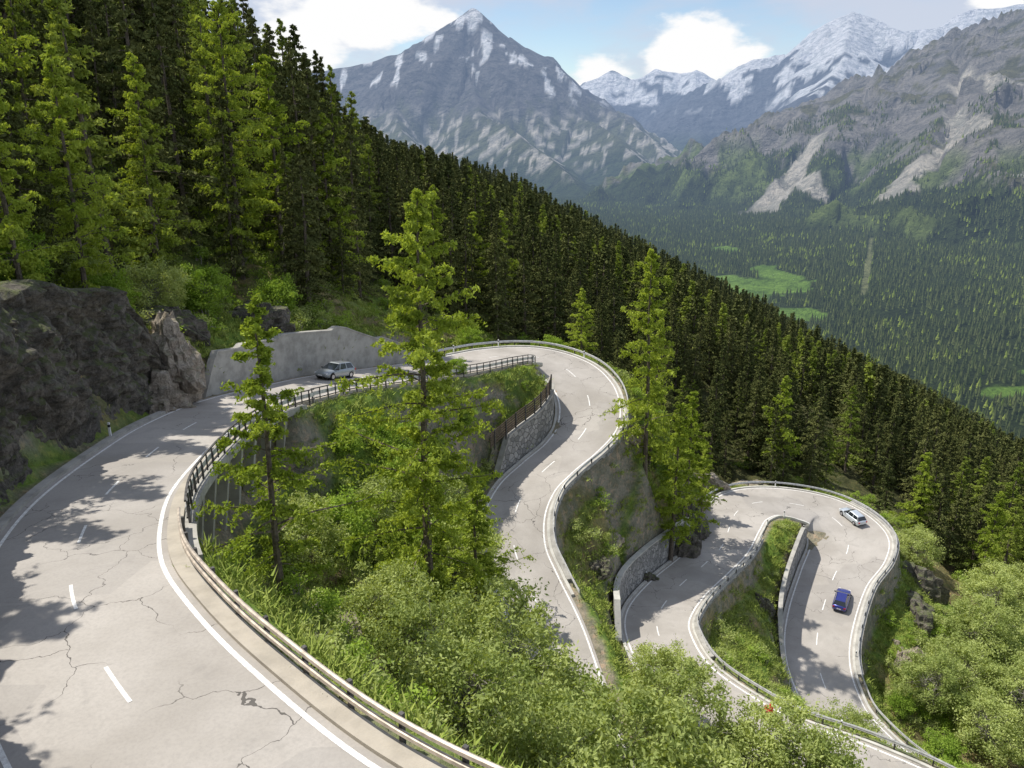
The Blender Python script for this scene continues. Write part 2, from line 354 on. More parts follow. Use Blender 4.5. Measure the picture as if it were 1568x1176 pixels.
# near sheet
step=.55
gx=np.arange(xs0,xs1+.01,step); gy=np.arange(ys0,ys1+.01,step)
X,Y=np.meshgrid(gx,gy); nx_,ny_=len(gx),len(gy)
Z,D,I,SD=near_z(X,Y,True); Zg=Z.reshape(ny_,nx_)
def gridF(ny,nx):
    a=np.arange(ny*nx).reshape(ny,nx); return np.stack([a[:-1,:-1].ravel(),a[:-1,1:].ravel(),a[1:,1:].ravel(),a[1:,:-1].ravel()],1)
sy,sx=np.gradient(Zg,step); slope=np.hypot(sx,sy).ravel(); x=X.ravel();y=Y.ravel()
n=fbm(x/7,y/7,4,5); n2=fbm(x/2.2,y/2.2,4,6)
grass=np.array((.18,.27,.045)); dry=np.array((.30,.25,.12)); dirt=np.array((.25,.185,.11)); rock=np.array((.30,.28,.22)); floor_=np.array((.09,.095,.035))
col=grass[None]*np.ones((len(x),1))
w=(sst(.45,.60,n)*.9)[:,None]; col=col*(1-w)+dry*w
w=(sst(.58,.70,n2)*.8)[:,None]; col=col*(1-w)+dirt*w
w=(sst(2.2,3.4,slope+(n2-.5)*3.))[:,None]; col=col*(1-w)+rock*w
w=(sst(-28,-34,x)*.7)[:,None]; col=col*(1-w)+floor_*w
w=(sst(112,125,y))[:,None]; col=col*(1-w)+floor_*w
w=((1-sst(1.5,4.5,D))*.75*(1-sst(1.2,2.,slope)))[:,None]; col=col*(1-w)+np.array((.20,.31,.045))*w
w=(1-sst(.8,1.1,D))[:,None]; col=col*(1-w)+np.array((.33,.29,.21))*w
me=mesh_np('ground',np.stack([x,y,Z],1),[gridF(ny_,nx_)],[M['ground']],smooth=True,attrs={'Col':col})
new_obj('ground',me)
# far sheet
na,nr=900,560
az=np.linspace(-.95,1.0,na); rr=np.exp(np.linspace(math.log(88),math.log(13800),nr))
A,R=np.meshgrid(az,rr); x=(A*R).ravel(); y=(R*np.ones_like(A)).ravel()
z,kd=far_z(x,y,True)
ins=(x>xs0+4)&(x<xs1-4)&(y<ys1-4); z=np.where(ins,z-30,z)
P3=np.stack([x,y,z],1).reshape(nr,na,3); du=np.gradient(P3,axis=1);dv=np.gradient(P3,axis=0); nn=np.cross(du,dv); nn/=np.linalg.norm(nn,axis=2)[...,None]+1e-9
nz=np.abs(nn[...,2]).ravel()
n=fbm(x/260,y/260,5,81); nf=fbm(x/70,y/70,4,82)
fcol=np.array((.06,.085,.03)); mead=np.array((.24,.40,.07)); alp=np.array((.19,.185,.10)); rk=np.array((.33,.31,.285)); scree=np.array((.68,.63,.54)); snow=np.array((.98,.98,.99))
col=np.ones((len(x),1))*fcol
def TL(n,nf): return -165+(n-.5)*380+(nf-.5)*200
s=(kd==4); tl=TL(n,nf); w=sst(tl-20,tl+20,z)*s
col=col*(1-w[:,None])+alp*w[:,None]
w2=w*sst(.40,.54,nf+(.88-nz)*.9); col=col*(1-w2[:,None])+rk*w2[:,None]
w2=s*sst(.54,.60,fbm(x/180,y/180,3,90))*sst(-340,-260,z)*(1-sst(-120,-20,z))*.9; col=col*(1-w2[:,None])+np.array((.20,.26,.08))*w2[:,None]
w2=((kd==4)|(kd==1))*screeband(x,y)*sst(-338,-300,z); col=col*(1-w2[:,None])+scree*w2[:,None]
s=(kd==2); w=s*sst(-300,-60,z+(n-.5)*260); col=col*(1-w[:,None])+np.array((.15,.165,.09))*w[:,None]
w=s*sst(-100,250,z+(nf-.5)*600); col=col*(1-w[:,None])+np.array((.18,.175,.17))*w[:,None]
w=s*sst(.55,.60,nf)*sst(-320,-200,z)*(1-sst(50,200,z)); col=col*(1-w[:,None])+scree*.9*w[:,None]
w=s*sst(.615,.645,fbm(x/110,y/260,6,84)+(z-500)/6000+(nz-.8)*.15-.06*(x<-800))*sst(150,350,z); col=col*(1-w[:,None])+snow*w[:,None]
s=(kd==3); w=s*sst(-200,50,z); col=col*(1-w[:,None])+np.array((.14,.15,.165))*w[:,None]
w=s*sst(.34,.385,fbm(x/230,y/230,6,85)+(z-750)/2100)*sst(120,380,z); col=col*(1-w[:,None])+snow*w[:,None]
mm=meadow(x,y)*((kd==1)|(kd==4)); col=col*(1-mm[:,None])+mead*mm[:,None]
w=((np.abs(x-.4437*y)<7)&(y>1750)&(y<2450))*.8; col=col*(1-w[:,None])+np.array((.3,.32,.15))*w[:,None]
me=mesh_np('mountains',np.stack([x,y,z],1),[gridF(nr,na)],[M['far']],smooth=True,attrs={'Col':col})
new_obj('mountains',me)
print('terrain',time.time()-T0)
# ---------------------------------------------------------------- sweeps
class Acc:
    def __init__(s): s.V=[];s.F=[];s.M=[];s.n=0
    def add(s,V,F,m=0):
        for f in F: s.F.append([i+s.n for i in f]); s.M.append(m)
        s.V+= [tuple(map(float,v)) for v in V]; s.n+=len(V)
    def box(s,c,sx,sy,sz,ang=0,m=0):
        ca,sa=math.cos(ang),math.sin(ang);V=[]
        for dz in (0,1):
            for dx,dy in ((-1,-1),(1,-1),(1,1),(-1,1)):
                X_,Y_=dx*sx/2,dy*sy/2; V.append((c[0]+X_*ca-Y_*sa,c[1]+X_*sa+Y_*ca,c[2]+dz*sz))
        s.add(V,[(3,2,1,0),(4,5,6,7),(0,1,5,4),(1,2,6,5),(2,3,7,6),(3,0,4,7)],m)
    def cyl(s,c,r,w,k=16,m=0,axis='y'):
        V=[]
        for e in (-w/2,w/2):
            for j in range(k):
                a=2*math.pi*j/k
                V.append((c[0]+r*math.cos(a),c[1]+e,c[2]+r*math.sin(a)) if axis=='y' else (c[0]+r*math.cos(a),c[1]+r*math.sin(a),c[2]+e))
        s.add(V,[tuple(range(k)),tuple(range(2*k-1,k-1,-1))]+[(j,(j+1)%k,k+(j+1)%k,k+j) for j in range(k)],m)
    def sweep(s,us,side,prof,m=0,closed=True):
        k=len(prof);V=[];P=[]
        for o,dz in prof:
            p=at(us,side,np.broadcast_to(o,us.shape)); p=np.array(p); p[2]=p[2]+dz; P.append(p.T)
        for i in range(len(us)):
            for j in range(k): V.append(P[j][i])
        F=[]
        r=range(k) if closed else range(k-1)
        for i in range(len(us)-1):
            for j in r:
                j2=(j+1)%k; F.append((i*k+j,i*k+j2,(i+1)*k+j2,(i+1)*k+j))
        if closed: F.append(tuple(range(k))); F.append(tuple((len(us)-1)*k+j for j in reversed(range(k))))
        s.add(V,F,m)
    def obj(s,name,mats,smooth=False,parent=None):
        me=bpy.data.meshes.new(name); me.from_pydata(s.V,[],s.F)
        for m in mats: me.materials.append(m)
        me.polygons.foreach_set('material_index',s.M); me.polygons.foreach_set('use_smooth',[smooth]*len(s.F)); me.update()
        return new_obj(name,me,parent)
def U(a,b,st=.08): return np.linspace(a,b,max(2,int((b-a)/st)))
def uarc(a,b,d):
    s0,s1=np.interp(a,RU,arc),np.interp(b,RU,arc); ss=np.arange(s0,s1,d); return np.interp(ss,arc,RU)
def tang(u):
    return math.atan2(np.interp(u,RU,Tn[:,1]),np.interp(u,RU,Tn[:,0]))
nseg=8
hwv=RC[:,3]
offs=np.linspace(-1,1,nseg+1)
V=np.concatenate([np.stack([RC[:,0]+NL[:,0]*hwv*o,RC[:,1]+NL[:,1]*hwv*o,RC[:,2]-.03*abs(o)],1)[:,None,:] for o in offs],1)
new_obj('road',mesh_np('road',V.reshape(-1,3),[gridF(len(RU),nseg+1)],[M['road']],smooth=True))
a=Acc()
def line(a,us,off,w,dz):
    k=len(us)
    p1=at(us,1,off-w/2,'c');p2=at(us,1,off+w/2,'c')
    hw=np.interp(us,RU,hwv); dz1=dz-.03*np.abs(off)/hw
    V=[]
    for i in range(k): V.append((p1[0][i],p1[1][i],p1[2][i]+dz1[i])); V.append((p2[0][i],p2[1][i],p2[2][i]+dz1[i]))
    a.add(V,[(2*i,2*i+2,2*i+3,2*i+1) for i in range(k-1)])
line(a,RU,hwv-.32,.15,.012); line(a,RU,-(hwv-.32),.17,.012)
s=2.
while s<arc[-1]-5:
    u=np.interp(np.linspace(s,s+2.2,6),arc,RU); line(a,u,np.zeros(6),.12,.012); s+=6.6
a.obj('road_markings',[M['paint']])
for (a_,b_,sd_,w_,h_,mt) in ((1.5,17,-1,.62,.1,'kerb'),(4,12.2,1,.45,.14,'concrete'),(16.5,29.5,1,.3,.12,'whitekerb'),(17,29.5,-1,.25,.1,'whitekerb'),(37,60,-1,.25,.12,'whitekerb'),(41,60,1,.3,.12,'whitekerb')):
    a=Acc(); a.sweep(U(a_,b_),sd_,[(0,-.25),(w_,-.25),(w_,h_),(0,h_)]); a.obj('kerb',[M[mt]])
def wall(name,a_,b_,side,off,th,lo,hi,mat,cap=None,taper=(0,0),steps=False):
    us=U(a_,b_); q=(us-a_)/(b_-a_)
    h=np.full(len(us),float(hi))
    if taper[0]>0: h=np.where(q<taper[0],.3+(hi-.3)*(q/taper[0]),h)
    if taper[1]>0: h=np.where(q>1-taper[1],.3+(hi-.3)*((1-q)/taper[1]),h)
    if steps: h=h+np.floor(q*5)*.35-.8
    A_=Acc(); A_.sweep(us,side,[(off,lo),(off+th,lo),(off+th,h),(off,h)],0)
    if cap: A_.sweep(us,side,[(off-.08,h+.002),(off+th+.04,h+.002),(off+th+.04,h+.14),(off-.08,h+.14)],1)
    return A_.obj(name,[mat,cap or mat])
wall('concrete_retaining_wall',12.35,16.2,1,.65,.5,-.6,4.2,M['concrete'],M['concrete'],(.08,.35),True)
wall('stone_retaining_wall',21.2,25.9,-1,.4,.6,-.6,3.8,M['stone'],M['concrete'],(.3,.08))
wall('stone_retaining_wall',22.,29.2,1,.35,.5,-4.,.1,M['stone'],M['concrete'])
wall('stone_retaining_wall',41.9,46.1,1,.5,.5,-.6,3.9,M['stone'],M['whitekerb'],(.08,.12))
wall('stone_retaining_wall',41.3,46.5,-1,.3,.5,-3.5,.1,M['stone'],M['concrete'])
wall('stone_retaining_wall',52.8,57.2,-1,.4,.4,-.6,4.4,M['stone'],M['concrete'],(.2,.3))
wall('stone_retaining_wall',51.2,56.6,1,.35,.6,-5.5,.1,M['stone'],M['concrete'])
wall('low_stone_wall',25.8,29.2,-1,2.3,.35,-1.5,.7,M['whitekerb'])
# viaduct under upper road
a=Acc(); a.sweep(U(7.0,12.3),-1,[(-3.3,-1.0),(.6,-.8),(1.15,-.5),(1.15,-.02),(.64,-.02),(.64,-.2),(-3.3,-.2)],0)
for u in uarc(7.5,12.2,3.2):
    p=at(u,-1,.6);q=at(u,-1,-.9); an=tang(u)
    ca,sa=math.cos(an),math.sin(an);V=[]
    for (c,z_) in ((q,p[2]-11),(p,p[2]-.7)):
        for dx,dy in ((-1,-1),(1,-1),(1,1),(-1,1)): V.append((c[0]+dx*.24*ca-dy*.3*sa,c[1]+dx*.24*sa+dy*.3*ca,z_))
    a.add(V,[(3,2,1,0),(4,5,6,7),(0,1,5,4),(1,2,6,5),(2,3,7,6),(3,0,4,7)],0)
a.obj('road_viaduct',[M['concrete']])
def rail(a_,b_,side,off,kind):
    A_=Acc(); us=uarc(a_,b_,.7)
    if kind=='pipe':
        for h in (.48,.86):
            A_.sweep(us,side,[(off-.07,h-.06),(off-.02,h-.085),(off+.05,h-.05),(off+.06,h+.04),(off,h+.075),(off-.06,h+.045)],1)
        for u in uarc(a_,b_,2.35):
            p=at(u,side,off+.12); A_.box((p[0],p[1],p[2]-.9),.13,.12,1.85,tang(u),0)
    else:
        A_.sweep(us,side,[(off,.45),(off-.05,.52),(off-.01,.6),(off-.05,.68),(off,.76),(off+.03,.76),(off+.03,.45)],1)
        for u in uarc(a_,b_,2.6):
            p=at(u,side,off+.08); A_.box((p[0],p[1],p[2]-.4),.1,.1,1.15,tang(u),0)
        if kind=='lattice':
            A_.sweep(us,side,[(off-.05,.98),(off+.05,.98),(off+.05,1.06),(off-.05,1.06)],0)
            A_.sweep(us,side,[(off-.04,.18),(off+.04,.18),(off+.04,.26),(off-.04,.26)],0)
            for u in uarc(a_,b_,1.3):
                p=at(u,side,off+.06); A_.box((p[0],p[1],p[2]+.1),.07,.07,.9,tang(u),0)
    return A_
rail(1.6,7.9,-1,.55,'pipe').obj('guard_rail',[M['post'],M['railtop']])
rail(7.9,12.6,-1,.8,'lattice').obj('guard_rail',[M['post'],M['steel']])
rail(12.6,18.0,-1,.55,'lattice').obj('guard_rail',[M['post'],M['steel']])
rail(16.6,29.6,1,.62,'w').obj('guard_rail',[M['post'],M['steel']])
rail(36.5,46.6,-1,.55,'w').obj('guard_rail',[M['post'],M['steel']])
rail(47.5,60,1,.62,'w').obj('guard_rail',[M['post'],M['steel']])
def fence(a_,b_,side,off,z0,h):
    A_=Acc(); us=uarc(a_,b_,.6)
    for k_ in range(6):
        hh=z0+.15+k_*h/6; A_.sweep(us,side,[(off,hh),(off+.04,hh),(off+.04,hh+h/6*.72),(off,hh+h/6*.72)],0)
    for u in uarc(a_,b_,1.5):
        p=at(u,side,off-.05); A_.box((p[0],p[1],p[2]+z0-.4),.12,.12,h+.6,tang(u),1)
    A_.obj('board_fence',[M['wood'],M['post']])
fence(23.0,26.2,-1,.7,3.9,1.7)
fence(45.4,46.4,1,.9,3.6,1.8)
def cliff(name,a_,b_,side,off,h,lean,mat,seed,dens=.03,nv=60,amp=1.3):
    us=np.arange(a_,b_,dens); V=[]
    sA=np.interp(us,RU,arc)
    for j in range(nv):
        q=j/(nv-1); P=at(us,side,0.)
        hz=h*(.75+.45*fbm(sA/6,sA*0+seed,3,seed)); env=np.minimum(1,np.minimum((us-a_)/.5,(b_-us)/.5)); hz=hz*(.35+.65*sst(0,1,env))
        big=(fbm(sA/3.2,q*h/2.4+sA/9,3,seed)-.5); big=np.round(big*9)/9*.6+big*.4
        d=off+lean*q**1.3+ big*2.6*amp*min(1,.25+q*2)+ (ridged(sA/1.0+q*3,q*h/.8,5,seed+5)-.5)*1.1*min(1,.3+q*2)+(fbm(sA/.35,q*h/.35,3,seed+8)-.5)*.35
        if j>nv-8: d=d+(j-nv+8)*.5
        p=at(us,side,d); V.append(np.stack([p[0],p[1],P[2]-.4+hz*min(1,q*1.1)+(fbm(sA/1.5,q*5+0*sA,3,seed+3)-.5)*.7*q-(max(0,j-nv+4))*.35],1))
    V=np.array(V)
    return new_obj(name,mesh_np(name,V.reshape(-1,3),[gridF(nv,len(us))],[mat],smooth=False))
cliff('rock_cliff',4.,12.15,1,1.2,9.4,1.2,M['rockdark'],11)
def rock(loc,sc,mat,seed,name='rock_outcrop'):
    bm=bmesh.new(); bmesh.ops.create_icosphere(bm,subdivisions=5,radius=1.)
    co=np.array([v.co[:] for v in bm.verts]); 
    d=1+(fbm(co[:,0]*1.3+seed,co[:,1]*1.3+co[:,2]*1.1,3,seed)-.5)*1.0+(ridged(co[:,0]*3+seed,co[:,1]*3+co[:,2]*2.7,4,seed+2)-.5)*.35
    co=np.round(co*d[:,None]*3.2)/3.2*.45+co*d[:,None]*.55
    for v,c in zip(bm.verts,co): v.co=c*np.array(sc)
    me=bpy.data.meshes.new(name); bm.to_mesh(me); bm.free(); me.materials.append(mat)
    o=new_obj(name,me,loc=loc); o.rotation_euler=(0,0,seed*1.3); return o
def gz(x,y): return float(near_z(np.array([x]),np.array([y]))[0])
for i,(x_,y_,dz,sc,mt) in enumerate([(-26.6,60.5,-1.6,(2.2,3.2,3.0),'rocklight'),(-28.5,65,0,(2.4,3.2,2.2),'rockdark'),(-26.0,57,-1.0,(2.0,2.4,2.8),'rocklight'),(-25,76,0,(2.4,3.4,2.2),'rockdark'),
  (24.5,98,0.5,(2.2,2.8,2.8),'rockdark'),(27,108,0,(2.5,2,1.6),'rocklight'),(30.5,117.5,0,(4.5,2,1.8),'rocklight'),(37,119.5,-.3,(4.5,1.6,1.3),'rocklight'),(22,91.5,1,(1.3,2,2.2),'rockdark'),
  (55.5,96,-2,(3,3.5,3.5),'rockdark'),(59,104,-3,(3,4,4),'rockdark'),(51,89,-2.5,(2,3,2.6),'rocklight'),(30.5,86,-1.,(1,1.4,1.6),'rockdark'),(-9,36,-.6,(1.5,1.2,.9),'rocklight'),(-5,33,-.6,(1.4,1.6,1.0),'rockdark'),
  (14,88,-.4,(1.4,1.2,1.0),'rocklight'),(16,84,-.5,(1.6,1.3,1.2),'rockdark'),(11,80,-.4,(1.3,1.1,.9),'rocklight'),(9,74,-.4,(1.2,1.2,1.),'rockdark')]):
    rock((x_,y_,gz(x_,y_)+dz),sc,M[mt],i+3)
# ---------------------------------------------------------------- vehicles
M['tyre']=simple('tyre_rubber',(.02,.02,.02),.85,var=.2); M['glass']=simple('tinted_glass',(.015,.02,.025),.06,spec=.8,var=.05)
M['rim']=simple('alloy_rim',(.5,.5,.52),.35,metal=.8); M['trim']=simple('black_trim',(.03,.03,.03),.6)
M['redlamp']=simple('tail_lamp',(.45,.02,.02),.3); M['lamp']=simple('head_lamp',(.8,.8,.8),.15); M['plate']=simple('number_plate',(.8,.8,.78),.5)
def car(u,off,rev,col,colname):
    p=at(u,1,off,'c'); hd=tang(u)+(math.pi if rev else 0)
    du_=.15; p2=at(u+du_,1,off,'c'); sl=math.atan2(p2[2]-p[2],math.hypot(p2[0]-p[0],p2[1]-p[1]))*(-1 if rev else 1)
    e=bpy.data.objects.new('car',None); scene.collection.objects.link(e); e.location=(p[0],p[1],p[2]+.01); e.rotation_euler=(0,-sl,hd)
    paint=simple(colname,col,.28,metal=.35,spec=.6,coat=1.,var=.04)
    rings=[(-2.14,.66,.42,.80),(-2.05,.80,.30,.93),(-1.8,.87,.24,.98),(-1.3,.895,.20,.98),(-.5,.90,.19,.96),(.4,.90,.19,.94),(1.05,.89,.20,.92),(1.6,.87,.22,.84),(1.95,.80,.27,.74),(2.12,.66,.34,.64),(2.17,.5,.42,.58)]
    B=Acc();V=[]
    for (x_,w_,zb,zt) in rings:
        zm=(zb+zt)*.52
        V+=[(x_,-w_*.94,zb),(x_,-w_,zb+.1),(x_,-w_,zm),(x_,-w_*.97,zt-.08),(x_,-w_*.86,zt),(x_,0,zt+.03),(x_,w_*.86,zt),(x_,w_*.97,zt-.08),(x_,w_,zm),(x_,w_,zb+.1),(x_,w_*.94,zb)]
    k=11;F=[(i*k+j,(i+1)*k+j,(i+1)*k+(j+1)%k,i*k+(j+1)%k) for i in range(len(rings)-1) for j in range(k)]
    F+=[tuple(range(k)),tuple((len(rings)-1)*k+j for j in reversed(range(k)))]
    B.add(V,F); B.obj('body',[paint],True,e)
    C=Acc(); xb=[-1.98,-1.82,-.82,-.72,.22,.32,1.02,1.10]; xt=[-1.55,-1.45,-.76,-.66,.02,.10,.16,.20]
    zb=.93;zt=1.46;V=[]
    for s_ in (-1,1):
        for j in range(8): V.append((xb[j],s_*.80,zb))
        for j in range(8): V.append((xt[j],s_*.62,zt-.03*(j in(0,7))))
    F=[];mi=[]
    for s_ in (0,1):
        o=s_*16
        for j in range(7): F.append((o+j,o+j+1,o+9+j,o+8+j)); mi.append(1 if j in (1,3,5) else 0)
    F.append((0,16,24,8));mi.append(1); F.append((7,23,31,15));mi.append(1)
    for f,mm_ in zip(F,mi): C.add([V[i] for i in f],[(0,1,2,3)],mm_)
    C.add([(xt[0]-.02,-.63,zt-.03),(xt[7]+.02,-.63,zt-.03),(xt[7]+.02,.63,zt-.03),(xt[0]-.02,.63,zt-.03),(xt[1],-.5,zt+.05),(xt[5],-.5,zt+.05),(xt[5],.5,zt+.05),(xt[1],.5,zt+.05)],[(0,1,5,4),(1,2,6,5),(2,3,7,6),(3,0,4,7),(4,5,6,7)],0)
    C.obj('cabin',[paint,M['glass']],False,e)
    Wl=Acc()
    for wx in (-1.32,1.32):
        for s_ in (-1,1):
            Wl.cyl((wx,s_*.80,.32),.32,.22,20,0); Wl.cyl((wx,s_*.875,.32),.20,.09,12,1)
            Wl.cyl((wx,s_*.72,.36),.39,.32,20,2)
    Wl.obj('wheels',[M['tyre'],M['rim'],M['trim']],False,e)
    T=Acc()
    for s_ in (-1,1):
        T.box((-2.1,s_*.66,.68),.1,.24,.2,0,0); T.box((2.02,s_*.6,.56),.16,.28,.13,0,1); T.box((.75,s_*.97,.92),.12,.2,.12,0,3)
    T.box((-2.15,0,.52),.04,.5,.12,0,2); T.box((2.17,0,.4),.04,.5,.11,0,2); T.box((2.1,0,.27),.1,1.0,.1,0,3); T.box((-2.08,0,.3),.1,1.2,.1,0,3)
    T.obj('lamps_and_trim',[M['redlamp'],M['lamp'],M['plate'],M['trim']],False,e)
    return e
car(14.3,1.5,True,(.30,.33,.34),'grey_green_paint')
car(51.6,2.6,True,(.55,.60,.64),'silver_paint')
car(54.55,1.9,True,(.02,.03,.22),'blue_paint')
p=at(39.4,1,-1.6,'c'); e=bpy.data.objects.new('motorcycle',None); scene.collection.objects.link(e); e.location=p; e.rotation_euler=(0,0,tang(39.4))
B=Acc(); B.cyl((-.72,0,.32),.32,.14,20,0); B.cyl((.72,0,.32),.32,.12,20,0); B.cyl((-.72,0,.32),.18,.16,12,2); B.cyl((.72,0,.32),.18,.14,12,2)
B.box((0,0,.35),.6,.3,.35,0,2); B.box((.12,0,.68),.55,.3,.24,0,1); B.box((-.45,0,.72),.7,.24,.12,0,3); B.box((.55,0,.75),.18,.3,.4,0,1); B.box((.45,0,1.02),.05,.7,.04,0,3); B.box((-.85,0,.75),.3,.36,.28,0,3)
B.obj('bike',[M['tyre'],simple('red_paint',(.5,.02,.02),.3,coat=1),M['rim'],M['trim']],False,e)
vs=[(-.15,0,.86),(.0,0,1.12),(.1,0,1.36),(.15,0,1.48),(.18,0,1.62),(.1,.2,1.34),(.3,.3,1.14),(.48,.3,1.07),(.1,-.2,1.34),(.3,-.3,1.14),(.48,-.3,1.07),(-.12,.12,.84),(.28,.24,.72),(-.05,.2,.34),(-.12,-.12,.84),(.28,-.24,.72),(-.05,-.2,.34)]
ed=[(0,1),(1,2),(2,3),(3,4),(2,5),(5,6),(6,7),(2,8),(8,9),(9,10),(0,11),(11,12),(12,13),(0,14),(14,15),(15,16)]
me=bpy.data.meshes.new('rider'); me.from_pydata(vs,ed,[]); me.materials.append(simple('red_jacket',(.6,.04,.02),.7)); ro=new_obj('motorcyclist',me,e)
sk=ro.modifiers.new('s','SKIN'); rad=[.15,.16,.17,.07,.12,.08,.06,.05,.08,.06,.05,.1,.08,.06,.1,.08,.06]
for i,r_ in enumerate(rad): me.skin_vertices[0].data[i].radius=(r_,r_)
me.skin_vertices[0].data[0].use_root=True; sb_=ro.modifiers.new('d','SUBSURF'); sb_.levels=2; sb_.render_levels=2
for u,sd in ((10.6,1),(13.4,1),(17.2,1),(18.6,1),(20,1),(17.9,-1),(49,-1),(47.3,-1),(50,1),(52,-1),(38.5,-1),(56,1),(44,1)):
    p=at(u,sd,.35); A_=Acc(); an=tang(u); A_.box((p[0],p[1],p[2]),.12,.12,.72,an,0); A_.box((p[0],p[1],p[2]+.721),.125,.125,.17,an,1); A_.box((p[0],p[1],p[2]+.893),.12,.12,.12,an,0)
    A_.obj('road_marker_post',[M['plate'],M['trim']])
print('built',time.time()-T0)
# ---------------------------------------------------------------- trees
def quads(P,size,rg,flat=.0):
    n=len(P); a=rg.normal(size=(n,3)); a[:,2]*=(1-flat*.6); a/=np.linalg.norm(a,axis=1)[:,None]
    b=np.cross(a,rg.normal(size=(n,3))); b/=np.linalg.norm(b,axis=1)[:,None]
    s=(size*rg.uniform(.6,1.3,n))[:,None]
    V=np.stack([P+a*s,P+b*s*.42,P-a*s,P-b*s*.42],1).reshape(-1,3)
    return V,np.arange(4*n).reshape(n,4)
def tube(pts,rad,k=4):
    pts=np.array(pts);n=len(pts);V=[]
    t=np.gradient(pts,axis=0)
    for i in range(n):
        d=t[i]/(np.linalg.norm(t[i])+1e-9); u=np.cross(d,(0.31,.2,.93) if abs(d[2])<.9 else (1,0,0)); u/=np.linalg.norm(u); v=np.cross(d,u)
        for j in range(k):
            an=2*math.pi*j/k; V.append(pts[i]+rad[i]*(u*math.cos(an)+v*math.sin(an)))
    F=[(i*k+j,i*k+(j+1)%k,(i+1)*k+(j+1)%k,(i+1)*k+j) for i in range(n-1) for j in range(k)]
    return np.array(V),np.array(F)
def assemble(name,woods,P,shade,size,mats,rg,flat=0):
    Vs=[];Fs=[];mi=[];sh=[];n=0
    for v,f in woods: Vs.append(v);Fs.append(f+n);n+=len(v);mi.append(np.zeros(len(f),int));sh.append(np.zeros(len(v)))
    v,f=quads(P,size,rg,flat); Vs.append(v);Fs.append(f+n);mi.append(np.ones(len(f),int)); sh.append(np.repeat(shade,4))
    return mesh_np(name,np.concatenate(Vs),[np.concatenate(Fs)],mats,np.concatenate(mi),False,{'shade':np.concatenate(sh)})
def conifer(name,H,Rm,nb,ntw,ntf,ts,droop,cs_,seed,mats,up=.15,tw=.5,irr=.35,trunkr=None,shape=.8,jit=.35):
    rg=np.random.default_rng(seed); woods=[]
    zz_=np.linspace(-.6,H*.99,9); lean=rg.normal(0,.012,2)
    tr=trunkr or H*.013
    ax=np.stack([lean[0]*zz_+np.sin(zz_*.5)*.05,lean[1]*zz_,zz_],1)
    woods.append(tube(ax,tr*(1-np.clip(zz_/H,0,1))**.8+.015,7))
    Ps=[];sh=[]
    for i in range(nb):
        q=(i+rg.uniform(0,1))/nb; zf=cs_+(1-cs_)*q**.95
        an=i*2.4+rg.uniform(-.5,.5)
        prof=(1-q)**shape*min(1,.5+q*3.)+.03
        ecc=.8+.4*vn(math.cos(an)*1.1+seed,math.sin(an)*1.1+q*5,seed)*1.5-.1
        L=Rm*prof*rg.uniform(1-irr*1.3,1+irr*.6)*ecc
        z0=zf*H; d=np.array([math.cos(an),math.sin(an),0]); sd=np.array([-d[1],d[0],0])
        s=np.linspace(0,1,6); dr=droop*rg.uniform(.5,1.4); upi=up*rg.uniform(.3,1.6)+q*.35
        c0=np.array([np.interp(z0,zz_,ax[:,0]),np.interp(z0,zz_,ax[:,1]),z0])
        bp=c0+d*(L*s)[:,None]+np.array([0,0,1])*(L*(upi*s-dr*s**1.6+.35*dr*s**4))[:,None]
        woods.append(tube(bp if L>1.2 else bp[[0,3,5]],(np.linspace(1,.25,6) if L>1.2 else np.array([1,.6,.2]))*(.012+.011*L),3))
        m=max(3,int(ntw*(.35+.65*prof)))
        st=rg.uniform(.12+.1*(1-q),1,m); side=rg.choice([-1,1],m)
        tl=L*tw*(1-.55*st)*rg.uniform(.4,1.2,m)+.12
        base_=np.stack([np.interp(st,s,bp[:,k_]) for k_ in range(3)],1)
        dirv=d[None]*rg.uniform(.3,.9,m)[:,None]+sd[None]*side[:,None]*rg.uniform(.5,1,m)[:,None]+np.array([0,0,1])[None]*rg.uniform(-.55,.08,m)[:,None]
        t_=rg.uniform(0,1,(m,ntf))
        pp=base_[:,None,:]+dirv[:,None,:]*(tl[:,None]*t_)[:,:,None]; pp[:,:,2]-=(tl[:,None]*t_**2)*.25*droop*2
        pp=pp+rg.normal(0,ts*jit,pp.shape)
        Ps.append(pp.reshape(-1,3)); sh.append(np.clip(rg.uniform(.15,.85)+rg.normal(0,.12,(m,1))+rg.normal(0,.12,(m,ntf)),0,1).ravel())
        t2=rg.uniform(.25,1,ntf*2); Ps.append(np.stack([np.interp(t2,s,bp[:,k_]) for k_ in range(3)],1)+rg.normal(0,ts*.4,(ntf*2,3))); sh.append(np.clip(rg.uniform(.3,.8)+rg.normal(0,.15,ntf*2),0,1))
    return assemble(name,woods,np.concatenate(Ps),np.concatenate(sh),ts,mats,rg)
